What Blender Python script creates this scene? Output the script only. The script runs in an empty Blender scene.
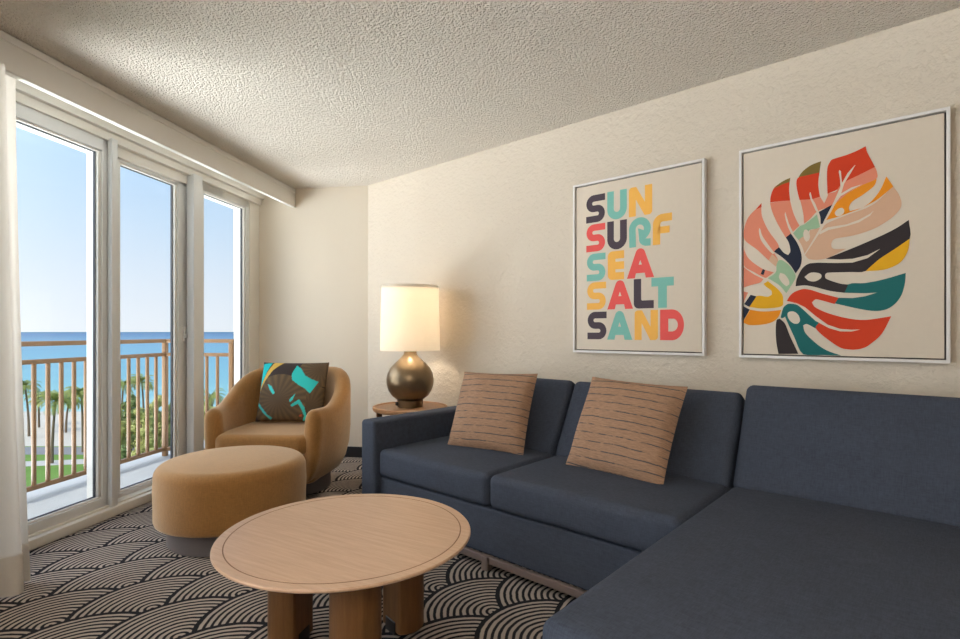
import bpy, bmesh, math, random
from mathutils import Vector, Matrix, noise
from math import sin, cos, pi, radians, sqrt, atan2
random.seed(7)
SC = bpy.context.scene
COL = SC.collection

# ------------------------------------------------------------------ frames
CORNER = Vector((-1.0, 4.757, 0.0))           # floor corner between the far wall and the long wall
A_W = Vector((.7471, -.6648, 0)); N_W = Vector((-.6648, -.7471, 0))   # along / out of the long wall
B_W = Vector((-.9892, .1466, 0)); W_W = Vector((.1466, .9892, 0))     # towards the windows / along the windows
RZ_WALL = atan2(-.6648, .7471)
RZ_WIN = atan2(.1466, -.9892)
CEIL = 2.427
def WF(s, t, z=0): return CORNER + A_W*s + N_W*t + Vector((0, 0, z))
def QF(q, r, z=0): return CORNER + B_W*q - W_W*r + Vector((0, 0, z))

# ------------------------------------------------------------------ materials
def lin(c):
    f = lambda v: (v/12.92 if v <= .04045 else ((v+.055)/1.055)**2.4)
    return tuple(f(x/255) for x in c) + (1,)
class NT:
    def __init__(self, name):
        self.m = bpy.data.materials.new(name); self.m.use_nodes = True
        self.t = self.m.node_tree; self.t.nodes.clear()
        self.out = self.n('ShaderNodeOutputMaterial')
    def n(self, typ, **kw):
        nd = self.t.nodes.new(typ)
        for k, v in kw.items(): setattr(nd, k, v)
        return nd
    def l(self, a, b): self.t.links.new(a, b)
    def set(self, nd, **kw):
        for k, v in kw.items():
            s = nd.inputs[k.replace('_', ' ')]
            if hasattr(v, 'is_output'): self.l(v, s)
            else: s.default_value = v
        return nd
    def math(self, op, a, b=None, c=None):
        nd = self.n('ShaderNodeMath', operation=op)
        for i, v in enumerate((a, b, c)):
            if v is None: continue
            if hasattr(v, 'is_output'): self.l(v, nd.inputs[i])
            else: nd.inputs[i].default_value = v
        return nd.outputs[0]
    def mix(self, fac, a, b):
        nd = self.n('ShaderNodeMix', data_type='RGBA')
        for i, v in ((0, fac), (6, a), (7, b)):
            if hasattr(v, 'is_output'): self.l(v, nd.inputs[i])
            else: nd.inputs[i].default_value = v
        return nd.outputs[2]
    def coords(self, scale=(1, 1, 1), kind='Object'):
        tc = self.n('ShaderNodeTexCoord'); mp = self.n('ShaderNodeMapping')
        self.l(tc.outputs[kind], mp.inputs[0]); mp.inputs['Scale'].default_value = scale
        return mp.outputs[0]
    def noise(self, scale, detail=3, rough=.5, vec=None, out='Fac'):
        nd = self.n('ShaderNodeTexNoise'); nd.inputs['Scale'].default_value = scale
        nd.inputs['Detail'].default_value = detail; nd.inputs['Roughness'].default_value = rough
        if vec is not None: self.l(vec, nd.inputs['Vector'])
        return nd.outputs[out]
    def ramp(self, fac, stops):
        nd = self.n('ShaderNodeValToRGB'); e = nd.color_ramp.elements
        while len(e) < len(stops): e.new(.5)
        for k, (p, c) in enumerate(stops):
            e[k].position = p; e[k].color = c if len(c) == 4 else lin(c)
        self.l(fac, nd.inputs[0]); return nd.outputs[0]
    def bump(self, h, strength=.3, dist=.01):
        nd = self.n('ShaderNodeBump'); nd.inputs['Strength'].default_value = strength
        nd.inputs['Distance'].default_value = dist; self.l(h, nd.inputs['Height']); return nd.outputs[0]
    def bsdf(self, color, rough=.6, normal=None, spec=.4, metal=0, **kw):
        b = self.n('ShaderNodeBsdfPrincipled')
        if hasattr(color, 'is_output'): self.l(color, b.inputs['Base Color'])
        else: b.inputs['Base Color'].default_value = color
        if hasattr(rough, 'is_output'): self.l(rough, b.inputs['Roughness'])
        else: b.inputs['Roughness'].default_value = rough
        b.inputs['Specular IOR Level'].default_value = spec; b.inputs['Metallic'].default_value = metal
        if normal is not None: self.l(normal, b.inputs['Normal'])
        for k, v in kw.items(): b.inputs[k.replace('_', ' ')].default_value = v
        self.l(b.outputs[0], self.out.inputs[0]); return b
MAT = {}
def plain(name, c, rough=.5, spec=.4, metal=0, var=.06, scale=9, bump=0, bscale=60):
    m = NT(name); n = m.noise(scale, 4, .6, m.coords())
    d = tuple(max(0, x*(1-var)) for x in lin(c)[:3])+(1,); u = tuple(min(1, x*(1+var)) for x in lin(c)[:3])+(1,)
    nm = m.bump(m.noise(bscale, 3, .6, m.coords()), bump, .004) if bump else None
    m.bsdf(m.mix(n, d, u), rough, nm, spec, metal); MAT[name] = m.m; return m.m
def fabric(name, c, var=.22, scale=420, stretch=(1, 1, 1), bump=.35, sheen=.15, rough=.9):
    """woven cloth: two crossed fine thread noises tint and raise the surface"""
    m = NT(name)
    n1 = m.noise(scale, 2, .6, m.coords((1, .12, .12))); n2 = m.noise(scale, 2, .6, m.coords((.12, .5, 1)))
    n3 = m.noise(7, 3, .5, m.coords())
    h = m.math('ADD', n1, n2); f = m.math('ADD', m.math('MULTIPLY', h, .42), m.math('MULTIPLY', n3, .16))
    d = tuple(x*(1-var) for x in lin(c)[:3])+(1,); u = tuple(min(1, x*(1+var)) for x in lin(c)[:3])+(1,)
    b = m.bsdf(m.ramp(f, [(.3, d), (.7, u)]), rough, m.bump(h, bump, .0015), .2)
    b.inputs['Sheen Weight'].default_value = sheen; b.inputs['Sheen Roughness'].default_value = .5
    MAT[name] = m.m; return m.m
def wood(name, c1, c2, rough=.42, axis=(1, 14, 14), scale=5):
    m = NT(name); v = m.coords(axis)
    n = m.noise(scale, 5, .65, v); n2 = m.noise(scale*9, 3, .7, v)
    f = m.math('ADD', m.math('MULTIPLY', n, .7), m.math('MULTIPLY', n2, .3))
    m.bsdf(m.ramp(f, [(.32, c1), (.68, c2)]), rough, m.bump(f, .08, .002), .45); MAT[name] = m.m; return m.m

def wall_mat(name, c1, c2, strength):
    m = NT('stucco_'+name); v = m.coords()
    n = m.noise(26, 4, .62, v); n2 = m.noise(75, 3, .6, v)
    h = m.math('ADD', m.ramp(n, [(.42, (0, 0, 0, 1)), (.62, (1, 1, 1, 1))]), m.math('MULTIPLY', n2, .35))
    m.bsdf(m.mix(m.noise(2.2, 3, .5, v), lin(c1), lin(c2)), .8, m.bump(h, strength, .005), .2)
    MAT[name] = m.m
wall_mat('wall', (205, 193, 177), (212, 201, 185), .5); wall_mat('smooth_wall', (220, 209, 192), (226, 216, 200), .06)
def ceil_mat():
    m = NT('popcorn_ceiling'); v = m.coords()
    n = m.noise(88, 2, .6, v); vo = m.n('ShaderNodeTexVoronoi'); vo.inputs['Scale'].default_value = 95; m.l(v, vo.inputs['Vector'])
    h = m.math('SUBTRACT', m.ramp(n, [(.36, (0, 0, 0, 1)), (.64, (1, 1, 1, 1))]), m.math('MULTIPLY', vo.outputs['Distance'], .6))
    m.bsdf(m.mix(m.noise(70, 3, .6, v), lin((238, 227, 211)), lin((253, 246, 236))), .9, m.bump(h, 1.0, .012), .1)
    MAT['ceiling'] = m.m
ceil_mat()
def carpet_mat():
    """overlapping fan scales of concentric stripes; fans open along -x of the long wall's frame, radius 0.3 m"""
    m = NT('scallop_carpet'); tc = m.n('ShaderNodeTexCoord'); wob = m.noise(22, 2, .5, tc.outputs['Object'], 'Color')
    add = m.n('ShaderNodeVectorMath', operation='MULTIPLY_ADD'); m.l(wob, add.inputs[0]); add.inputs[1].default_value = (.008, .008, 0); m.l(tc.outputs['Object'], add.inputs[2])
    sp = m.n('ShaderNodeSeparateXYZ'); m.l(add.outputs[0], sp.inputs[0])
    R = .3
    v = m.math('MULTIPLY', m.math('SUBTRACT', sp.outputs[0], .134), -1.0)       # bulge axis
    u = m.math('SUBTRACT', m.math('MULTIPLY', sp.outputs[1], -1.0), 1.254)      # distance from the wall
    k0 = m.math('CEIL', m.math('DIVIDE', m.math('SUBTRACT', v, R), R/2))
    dist, found = None, None
    for j in range(3):
        k = m.math('ADD', k0, float(j))
        par = m.math('MULTIPLY', m.math('PINGPONG', k, 1.0), R)                  # odd rows shift by R
        uu = m.math('SUBTRACT', u, par)
        du = m.math('SUBTRACT', uu, m.math('MULTIPLY', m.math('ROUND', m.math('DIVIDE', uu, 2*R)), 2*R))
        dv = m.math('SUBTRACT', v, m.math('MULTIPLY', k, R/2))
        d = m.math('SQRT', m.math('ADD', m.math('MULTIPLY', du, du), m.math('MULTIPLY', dv, dv)))
        inside = m.math('LESS_THAN', d, R)
        if dist is None: dist, found = m.math('MULTIPLY', d, inside), inside
        else:
            take = m.math('MULTIPLY', inside, m.math('SUBTRACT', 1.0, found))
            dist = m.math('ADD', dist, m.math('MULTIPLY', d, take)); found = m.math('MAXIMUM', found, inside)
    ph = m.math('FRACT', m.math('MULTIPLY', dist, 11.5/R))
    st = m.math('ABSOLUTE', m.math('SUBTRACT', ph, .5))                          # 0 mid stripe .. .5
    fz = m.math('MULTIPLY', m.math('SUBTRACT', m.noise(700, 2, .7, tc.outputs['Object']), .5), .2)
    light = m.ramp(m.math('ADD', st, fz), [(.22, (1, 1, 1, 1)), (.31, (0, 0, 0, 1))])
    light = m.math('MULTIPLY', light, m.math('LESS_THAN', dist, R*.965))
    c = m.mix(light, lin((38, 37, 41)), lin((176, 163, 152)))
    h = m.math('ADD', m.math('MULTIPLY', light, .6), m.noise(900, 2, .7, tc.outputs['Object']))
    b = m.bsdf(c, .95, m.bump(h, .5, .003), .1); MAT['carpet'] = m.m
carpet_mat()
plain('paint_white', (222, 219, 213), .38, .5, var=.02, scale=3)
plain('paint_cream', (219, 214, 205), .45, .4, var=.03, scale=3)
plain('vinyl_white', (212, 212, 211), .32, .5, var=.02, scale=4)
plain('gasket', (70, 72, 78), .5, .3)
plain('baseboard_black', (38, 38, 42), .5, .4)
fabric('navy_cloth', (62, 68, 81), var=.3, scale=330, bump=.4, sheen=.0)
fabric('ochre_cloth', (146, 104, 56), var=.22, scale=300, bump=.4, sheen=.55)
MAT['ochre_cloth'].node_tree.nodes['Principled BSDF'].inputs['Sheen Tint'].default_value = (1, .86, .68, 1)
plain('plinth', (104, 97, 97), .5, .4)
plain('sofa_rail', (112, 98, 92), .45, .4)
wood('oak_top', (184, 148, 120), (206, 172, 145), .36, (1.2, 16, 16), 4)
wood('oak_leg', (96, 62, 32), (122, 84, 46), .45, (14, 14, 1.0), 4)
wood('oak_side', (150, 108, 72), (182, 138, 98), .4, (1.2, 16, 16), 4)
plain('groove', (134, 104, 80), .6, .2)
plain('dark_metal', (34, 30, 28), .4, .5)
plain('bronze_glaze', (126, 108, 84), .3, .5, metal=.75, var=.12, scale=30)
plain('brass', (196, 150, 90), .3, .5, metal=.8)
plain('art_frame', (226, 222, 220), .35, .4, var=.02)
plain('frame_gap', (86, 80, 78), .7, .2)
for nm, c in dict(cream=(214, 201, 184), olive=(122, 100, 42), red=(201, 58, 22), salmon=(219, 134, 108), navy=(28, 34, 54), green=(150, 182, 148), peach=(208, 168, 140),
                  yellow=(222, 166, 18), orange=(228, 140, 20), black=(44, 36, 38), teal=(14, 98, 98),
                  letter_dark=(72, 60, 70), letter_teal=(122, 184, 172), letter_gold=(240, 180, 84), letter_red=(228, 88, 84)).items():
    plain('ink_'+nm, c, .62, .25, var=.03, scale=40)
plain('rail_bronze', (138, 104, 70), .45, .4)
plain('balcony_concrete', (176, 178, 180), .7, .2)
plain('trunk', (120, 104, 86), .9, .1, var=.25, scale=4)
def leafmat(name, c1, c2):
    m = NT(name); n = m.noise(1.4, 3, .6, m.coords())
    b = m.bsdf(m.mix(n, lin(c1), lin(c2)), .55, None, .3); MAT[name] = m.m
leafmat('palm_leaf', (96, 118, 54), (186, 186, 100)); leafmat('leaf_light', (158, 164, 88), (208, 200, 128)); leafmat('leaf_dark', (92, 114, 62), (140, 150, 86))
def sea_mat():
    m = NT('sea_water'); tc = m.n('ShaderNodeTexCoord'); sp = m.n('ShaderNodeSeparateXYZ'); m.l(tc.outputs['Object'], sp.inputs[0])
    lg = m.math('DIVIDE', m.math('LOGARITHM', sp.outputs[1], 10.0), 4.0)     # depth of water grows with distance from the shore
    v = m.coords((.004, .03, 1)); n = m.noise(1.0, 5, .65, v)
    f = m.math('ADD', lg, m.math('MULTIPLY', m.math('SUBTRACT', n, .5), .12))
    c = m.ramp(f, [(.53, (156, 190, 186)), (.57, (122, 168, 172)), (.64, (108, 156, 170)), (.76, (102, 142, 164)), (.9, (76, 110, 142))])
    m.bsdf(c, .6, m.bump(n, .2, .5), .25); MAT['sea'] = m.m
sea_mat()
def mottled(name, c1, c2, scale, rough=.9):
    m = NT(name); n = m.noise(scale, 4, .6, m.coords()); m.bsdf(m.mix(n, lin(c1), lin(c2)), rough, None, .1); MAT[name] = m.m
mottled('sand', (188, 176, 160), (206, 196, 182), .3); mottled('lawn', (88, 122, 54), (122, 150, 74), .25)
mottled('paving', (176, 170, 164), (196, 190, 184), .4); mottled('asphalt', (124, 122, 124), (142, 140, 140), .4)
def glass_mat():
    m = NT('window_glass'); tr = m.n('ShaderNodeBsdfTransparent'); gl = m.n('ShaderNodeBsdfGlossy'); gl.inputs['Roughness'].default_value = .02
    lw = m.n('ShaderNodeLayerWeight'); lw.inputs['Blend'].default_value = .5; mx = m.n('ShaderNodeMixShader')
    fac = m.math('ADD', m.math('MULTIPLY', m.math('POWER', lw.outputs['Facing'], 5.0), .22), .02)
    tr.inputs[0].default_value = (.97, .985, .985, 1)
    m.l(fac, mx.inputs[0]); m.l(tr.outputs[0], mx.inputs[1]); m.l(gl.outputs[0], mx.inputs[2]); m.l(mx.outputs[0], m.out.inputs[0]); MAT['glass'] = m.m
glass_mat()
def translucent(name, c, f=.5, scale=300):
    m = NT(name); n = m.noise(scale, 2, .6, m.coords((1, 1, .15)))
    d = tuple(x*.94 for x in lin(c)[:3])+(1,); cc = m.mix(n, d, lin(c))
    a = m.n('ShaderNodeBsdfDiffuse'); b = m.n('ShaderNodeBsdfTranslucent'); mx = m.n('ShaderNodeMixShader'); mx.inputs[0].default_value = f
    m.l(cc, a.inputs[0]); m.l(cc, b.inputs[0]); m.l(a.outputs[0], mx.inputs[1]); m.l(b.outputs[0], mx.inputs[2]); m.l(mx.outputs[0], m.out.inputs[0]); MAT[name] = m.m
translucent('lamp_linen', (246, 240, 230), .5); translucent('sheer_cloth', (226, 220, 212), .4); translucent('hem_cloth', (240, 234, 226), .42)
def emitter(name, c, s):
    m = NT(name); e = m.n('ShaderNodeEmission'); e.inputs[0].default_value = c; e.inputs[1].default_value = s; m.l(e.outputs[0], m.out.inputs[0]); MAT[name] = m.m
emitter('bulb_glow', (1, .8, .55, 1), 12)
def stripe_mat():
    """brown cloth with thin broken grey stripes across"""
    m = NT('striped_cloth'); tc = m.n('ShaderNodeTexCoord'); sp = m.n('ShaderNodeSeparateXYZ'); m.l(tc.outputs['Object'], sp.inputs[0])
    v2 = m.coords((14, 14, 90)); wob = m.noise(1, 3, .6, m.coords((5, 5, 5)))
    z = m.math('ADD', sp.outputs[2], m.math('MULTIPLY', wob, .018))
    ph = m.math('ABSOLUTE', m.math('SUBTRACT', m.math('FRACT', m.math('MULTIPLY', z, 25.0)), .5))
    line = m.math('LESS_THAN', ph, .065); brk = m.ramp(m.noise(1, 3, .7, v2), [(.40, (0, 0, 0, 1)), (.5, (1, 1, 1, 1))])
    base = m.mix(m.noise(1, 4, .7, m.coords((30, 30, 260))), lin((98, 74, 58)), lin((190, 152, 124)))
    c = m.mix(m.math('MULTIPLY', line, brk), base, lin((84, 78, 76)))
    h = m.noise(400, 2, .6, m.coords((.3, .3, 1))); m.bsdf(c, .85, m.bump(h, .35, .002), .25); MAT['stripe'] = m.m
stripe_mat()
def print_mat():
    m = NT('printed_cloth'); a = m.n('ShaderNodeVertexColor'); a.layer_name = 'print'
    h = m.noise(300, 2, .6, m.coords()); m.bsdf(a.outputs[0], .75, m.bump(h, .25, .0015), .25); MAT['print'] = m.m
print_mat()

# ------------------------------------------------------------------ mesh helpers
def obj(name, bm, mat, parent=None, off=(0, 0, 0), angle=38, loc=None, rz=0, mats=None, smooth=True):
    if any(off): bmesh.ops.translate(bm, verts=bm.verts, vec=Vector(off)*-1)
    bmesh.ops.recalc_face_normals(bm, faces=bm.faces)
    me = bpy.data.meshes.new(name); bm.to_mesh(me); bm.free()
    for m in (mats or [mat]): me.materials.append(MAT[m] if isinstance(m, str) else m)
    me.polygons.foreach_set('use_smooth', [smooth]*len(me.polygons)); me.set_sharp_from_angle(angle=radians(angle))
    o = bpy.data.objects.new(name, me); COL.objects.link(o)
    if parent: o.parent = parent
    if loc is not None: o.location = loc
    o.rotation_euler.z = rz
    return o
def tag(o, label=None, cat=None, group=None, kind=None):
    if label: o['label'] = label
    if cat: o['category'] = cat
    if group: o['group'] = group
    if kind: o['kind'] = kind
    return o
def thing(name, label, cat, loc, rz=0, group=None):
    o = bpy.data.objects.new(name, None); COL.objects.link(o); o.location = loc; o.rotation_euler.z = rz
    o.empty_display_size = .1
    return tag(o, label, cat, group)
def structure(name, bm, mat, loc=(0, 0, 0), rz=0, label=None, cat=None, parent=None, mats=None, angle=38):
    o = obj(name, bm, mat, parent, loc=loc, rz=rz, mats=mats, angle=angle)
    if parent is None: tag(o, label, cat, kind='structure')
    return o
def axis_samples(h, r, seg, n):
    if r <= 0: return [-h, h] if n == 0 else [-h+2*h*i/(n+1) for i in range(n+2)]
    c = [r*(1-math.tan(pi/4*(1-i/seg))) for i in range(seg+1)]
    mid = [-h+r+(2*h-2*r)*i/(n+1) for i in range(1, n+1)]
    return [-h+x for x in c]+mid+[h-x for x in reversed(c)]
def rbox(x0, x1, y0, y1, z0, z1, r=.01, seg=3, n=0, f=None, bm=None, M=None):
    """box with rounded edges; n extra loops per side and f(v) reshape it (cushions)"""
    bm = bm or bmesh.new()
    c = Vector(((x0+x1)/2, (y0+y1)/2, (z0+z1)/2)); h = Vector(((x1-x0)/2, (y1-y0)/2, (z1-z0)/2)); r = min(r, *(h*.999))
    S = [axis_samples(h[i], r, seg, n) for i in range(3)]; cache = {}
    def vert(p):
        key = tuple(round(x, 6) for x in p)
        if key not in cache:
            q = Vector([max(-h[i]+r, min(h[i]-r, p[i])) for i in range(3)]); d = p-q
            co = q+d.normalized()*r if r > 0 and d.length > 1e-9 else p.copy()
            if f: co = f(co, h)
            co = co+c
            if M is not None: co = M @ co
            cache[key] = bm.verts.new(co)
        return cache[key]
    for ax in range(3):
        u, v = (ax+1) % 3, (ax+2) % 3
        for sg in (-1, 1):
            for i in range(len(S[u])-1):
                for j in range(len(S[v])-1):
                    vs = []
                    for a, b in ((i, j), (i+1, j), (i+1, j+1), (i, j+1)):
                        p = Vector((0, 0, 0)); p[ax] = sg*h[ax]; p[u] = S[u][a]; p[v] = S[v][b]; vs.append(vert(p))
                    try: bm.faces.new(vs if sg > 0 else vs[::-1])
                    except ValueError: pass
    return bm
def box(x0, x1, y0, y1, z0, z1, bm=None): return rbox(x0, x1, y0, y1, z0, z1, 0, 1, 0, bm=bm)
def lathe(prof, seg=48, bm=None, c=(0, 0)):
    bm = bm or bmesh.new(); rings = []
    for r, z in prof:
        if r < 1e-6: rings.append([bm.verts.new((c[0], c[1], z))])
        else: rings.append([bm.verts.new((c[0]+r*cos(2*pi*i/seg), c[1]+r*sin(2*pi*i/seg), z)) for i in range(seg)])
    for a, b in zip(rings, rings[1:]):
        for i in range(seg):
            j = (i+1) % seg
            if len(a) == 1 and len(b) == 1: continue
            if len(a) == 1: bm.faces.new((a[0], b[i], b[j]))
            elif len(b) == 1: bm.faces.new((a[i], b[0], a[j]))
            else: bm.faces.new((a[i], b[i], b[j], a[j]))
    return bm
def tube(pts, rad, seg=10, bm=None):
    bm = bm or bmesh.new(); pts = [Vector(p) for p in pts]; rings = []
    if not isinstance(rad, (list, tuple)): rad = [rad]*len(pts)
    for i, p in enumerate(pts):
        d = (pts[min(i+1, len(pts)-1)]-pts[max(i-1, 0)]).normalized()
        up = Vector((0, 0, 1)) if abs(d.z) < .95 else Vector((1, 0, 0)); x = d.cross(up).normalized(); y = d.cross(x)
        rings.append([bm.verts.new(p+(x*cos(2*pi*k/seg)+y*sin(2*pi*k/seg))*rad[i]) for k in range(seg)])
    for a, b in zip(rings, rings[1:]):
        for k in range(seg): bm.faces.new((a[k], a[(k+1) % seg], b[(k+1) % seg], b[k]))
    bm.faces.new(rings[0][::-1]); bm.faces.new(rings[-1]); return bm
def layers(outline, prof, bm=None):
    """stack of inset outlines: outline(inset) -> list of (x, y); prof = [(inset, z)] from bottom to top, both ends capped"""
    bm = bm or bmesh.new(); rings = [[bm.verts.new((x, y, z)) for x, y in outline(i)] for i, z in prof]
    n = len(rings[0])
    for a, b in zip(rings, rings[1:]):
        for k in range(n): bm.faces.new((a[k], a[(k+1) % n], b[(k+1) % n], b[k]))
    bm.faces.new(rings[0][::-1]); bm.faces.new(rings[-1]); return bm
def edge_prof(z0, z1, r, seg=5, inset=0):
    lo = [(inset+r*(1-sin(pi/2*i/seg)), z0+r*(1-cos(pi/2*i/seg))) for i in range(seg+1)]
    return lo+[(i, z1-(z-z0)) for i, z in reversed(lo)]
def prism(poly, z0, z1, bm=None):
    bm = bm or bmesh.new(); a = [bm.verts.new((x, y, z0)) for x, y in poly]; b = [bm.verts.new((x, y, z1)) for x, y in poly]; n = len(poly)
    for k in range(n): bm.faces.new((a[k], a[(k+1) % n], b[(k+1) % n], b[k]))
    bm.faces.new(a[::-1]); bm.faces.new(b); return bm
def copy_tree(o, parent=None):
    c = o.copy(); COL.objects.link(c)
    if parent: c.parent = parent
    for ch in list(o.children): copy_tree(ch, c)
    return c

P_CEIL, P_UP, P_BULB, P_SUN, P_SKY, P_GLOW, P_LOW_FILL, EXPOSURE = 8, 85, 22, 2.6, 1.05, 7.0, 30.0, 0.0
# ------------------------------------------------------------------ room shell
ROOM_W, ROOM_R = 5.9, 9.0                      # where the unseen rear wall meets the long wall and the window wall
def xy(v): return (v.x, v.y)
room_poly = [xy(WF(-.0, -.08)), xy(WF(ROOM_W, -.08)), xy(QF(1.2, ROOM_R)), xy(QF(1.2, -.1)), xy(QF(0, -.1))]
inv = Matrix.Rotation(-RZ_WALL, 3, 'Z')
loc_poly = [tuple((inv @ (Vector((x, y, 0))-CORNER))[:2]) for x, y in room_poly]
structure('floor', prism(loc_poly, -.12, 0), 'carpet', CORNER, RZ_WALL, 'charcoal carpet with taupe striped fan pattern', 'floor')
structure('ceiling', prism(loc_poly, CEIL, CEIL+.12), 'ceiling', CORNER, RZ_WALL, 'beige popcorn textured ceiling', 'ceiling')
structure('wall_right', box(0, ROOM_W, 0, .08, 0, CEIL), 'wall', CORNER, RZ_WALL, 'cream stucco wall behind the sofa and pictures', 'wall')
structure('wall_far', box(-.02, 1.3, -.1, 0, 0, CEIL), 'smooth_wall', CORNER, RZ_WIN, 'short cream wall between the windows and the long wall', 'wall')
p, q2 = WF(ROOM_W, 0), QF(1.2, ROOM_R); d = q2-p
structure('wall_rear', box(0, d.length, -.08, 0, 0, CEIL), 'wall', p, atan2(d.y, d.x), 'cream wall at the rear of the room', 'wall')
bm = box(1.05, 1.2, 2.95, 3.7, 0, CEIL); box(1.05, 1.2, 6.3, ROOM_R, 0, CEIL, bm); box(1.05, 1.2, 3.7, 6.3, 0, .12, bm); box(1.05, 1.2, 3.7, 6.3, 2.2, CEIL, bm)
structure('wall_left', bm, 'wall', CORNER, RZ_WIN, 'cream wall beyond the windows and curtain', 'wall')
structure('baseboard_far', rbox(-.01, 1.05, 0, .012, 0, .094, .003, 2), 'baseboard_black', CORNER, RZ_WIN, 'black rubber baseboard on the short far wall', 'baseboard')
structure('baseboard_right', rbox(.02, ROOM_W-.1, -.012, 0, 0, .094, .003, 2), 'baseboard_black', CORNER, RZ_WALL, 'black rubber baseboard behind the sofa', 'baseboard')

# ------------------------------------------------------------------ window wall (local x = q towards outside, y = r towards the rear)
WIN = dict(loc=CORNER, rz=RZ_WIN)
R_END = 2.95
# sill: low stepped track
bm = rbox(.984, 1.22, .0, R_END, 0, .055, .006, 2); rbox(1.02, 1.2, .0, R_END, .05, .066, .003, 2, bm=bm)
structure('trim_1', bm, 'paint_cream', label='stepped cream sill under the windows', cat='trim', **WIN)
# head: stepped casing over the windows, up to the ceiling
bm = rbox(1.055, 1.2, .0, R_END, 2.222, CEIL, .004, 2); rbox(1.02, 1.2, .0, R_END, 2.285, CEIL, .004, 2, bm=bm); rbox(.99, 1.2, 0, R_END, 2.335, CEIL, .004, 2, bm=bm)
structure('trim_2', bm, 'paint_cream', label='stepped cream casing above the windows', cat='trim', **WIN)
# valance board in front of the head: board, ledge cap and a thin top groove
bm = rbox(.69, .715, 0, 3.6, 2.26, 2.385, .003, 2); rbox(.686, .99, 0, 3.6, 2.385, 2.419, .003, 2, bm=bm); rbox(.684, .72, 0, 3.6, 2.252, 2.262, .002, 2, bm=bm)
structure('trim_3', bm, 'paint_white', label='long cream curtain valance under the ceiling', cat='trim', **WIN)
# jamb and posts
bm = rbox(1.045, 1.2, -.01, .15, .05, 2.3, .004, 2)
structure('trim_4', bm, 'paint_cream', label='cream window jamb at the far wall', cat='trim', **WIN)
bm = rbox(1.0, 1.062, .848, .948, .05, 2.3, .004, 2); rbox(1.062, 1.2, .80, .90, .05, 2.3, .004, 2, bm=bm)
structure('trim_5', bm, 'vinyl_white', label='white post between the middle and the far window', cat='trim', **WIN)
bm = rbox(1.0, 1.034, 1.639, 1.682, .05, 2.3, .004, 2); rbox(1.034, 1.2, 1.60, 1.66, .05, 2.3, .004, 2, bm=bm)
structure('trim_6', bm, 'vinyl_white', label='white post between the middle and the near window', cat='trim', **WIN)
bm = rbox(1.0, 1.2, 2.8, R_END, .05, 2.3, .004, 2)
structure('trim_7', bm, 'vinyl_white', label='white window jamb behind the curtain', cat='trim', **WIN)
def window(name, r0, r1, q0, q1, sl, sr, z0, z1, label, bead=.018):
    """sash frame with beads and gasket; sl = stile width at the small-r end, sr at the large-r end"""
    bm = bmesh.new(); zb, zt = .064, 2.30
    rbox(q0, q1, r0, r0+sl, zb, zt, .003, 2, bm=bm); rbox(q0, q1, r1-sr, r1, zb, zt, .003, 2, bm=bm)
    rbox(q0, q1, r0, r1, zb, z0, .003, 2, bm=bm); rbox(q0, q1, r0, r1, z1, zt, .003, 2, bm=bm)
    o = structure(name, bm, 'vinyl_white', label=label, cat='window', **WIN)
    bm = bmesh.new(); a, b, c0, c1 = r0+sl, r1-sr, z0, z1; qi = q0+.012; m = bead
    for (x0, x1, y0, y1) in ((a-.002, a+m, c0, c1), (b-m, b+.002, c0, c1), (a, b, c0-.002, c0+m*.6), (a, b, c1-m*.6, c1+.002)): rbox(qi, qi+.03, x0, x1, y0, y1, .002, 1, bm=bm)
    obj('glazing_bead', bm, 'paint_white', o)
    bm = bmesh.new()
    for (x0, x1, y0, y1) in ((a+m, a+m+.006, c0, c1), (b-m-.006, b-m, c0, c1), (a, b, c0+m*.6, c0+m*.6+.004), (a, b, c1-m*.6-.004, c1-m*.6)): box(qi+.018, qi+.032, x0, x1, y0, y1, bm)
    obj('gasket', bm, 'gasket', o)
    obj('pane', box(qi+.022, qi+.028, a+.004, b-.004, c0, c1), 'glass', o)
    return o
window('window_1', 1.662, 2.82, 1.036, 1.09,   .052, .06, .118, 2.214, 'large near window beside the curtain')
w2 = window('window_2', .90, 1.60, 1.078, 1.135, .115, .06, .092, 2.205, 'narrower set-back window in the middle')
window('window_3', .14, .86, 1.055, 1.102, .05, .10, .118, 2.222, 'far window next to the short wall')
window('fill_window', 3.7, 6.3, 1.06, 1.14, .06, .06, .14, 2.18, 'wide unseen window added behind the viewpoint for fill light')  # unseen window, added to let fill light into the room
bm = rbox(1.066, 1.08, .945, .965, 1.05, 1.16, .004, 2); rbox(1.05, 1.068, .948, .962, 1.075, 1.105, .004, 2, bm=bm)
obj('handle', bm, 'vinyl_white', w2)

# ------------------------------------------------------------------ curtain
cu = thing('sheer_curtain', 'sheer off-white curtain hanging under the valance beside the near window', 'curtain', QF(.7, 2.6), RZ_WIN)
def sheet(r0, r1, z0, z1, thick, nz=26, nr=150, eps=0):
    bm = bmesh.new(); g = {}
    for i in range(nr+1):
        for j in range(nz+1):
            f = i/nr; k = j/nz; z = z0+(z1-z0)*k; kk = min(1, z/2.25)
            r = r0+(r1-r0)*f
            q = .705-.085*(1-kk)**1.1+(.032+.018*(1-kk))*sin(f*34+.6+.5*sin(f*9))+.008*sin(f*77+kk*3)
            g[i, j] = bm.verts.new((q-.7-eps, r-2.6, z))
    for i in range(nr):
        for j in range(nz): bm.faces.new((g[i, j], g[i+1, j], g[i+1, j+1], g[i, j+1]))
    bmesh.ops.solidify(bm, geom=bm.faces[:], thickness=thick); return bm
obj('curtain_cloth', sheet(2.50, 3.45, .012, 2.27, .0025), 'sheer_cloth', cu, angle=80)
obj('hem', sheet(2.501, 3.45, .010, .175, .002, 3, 150, .004), 'hem_cloth', cu, angle=80)

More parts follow.
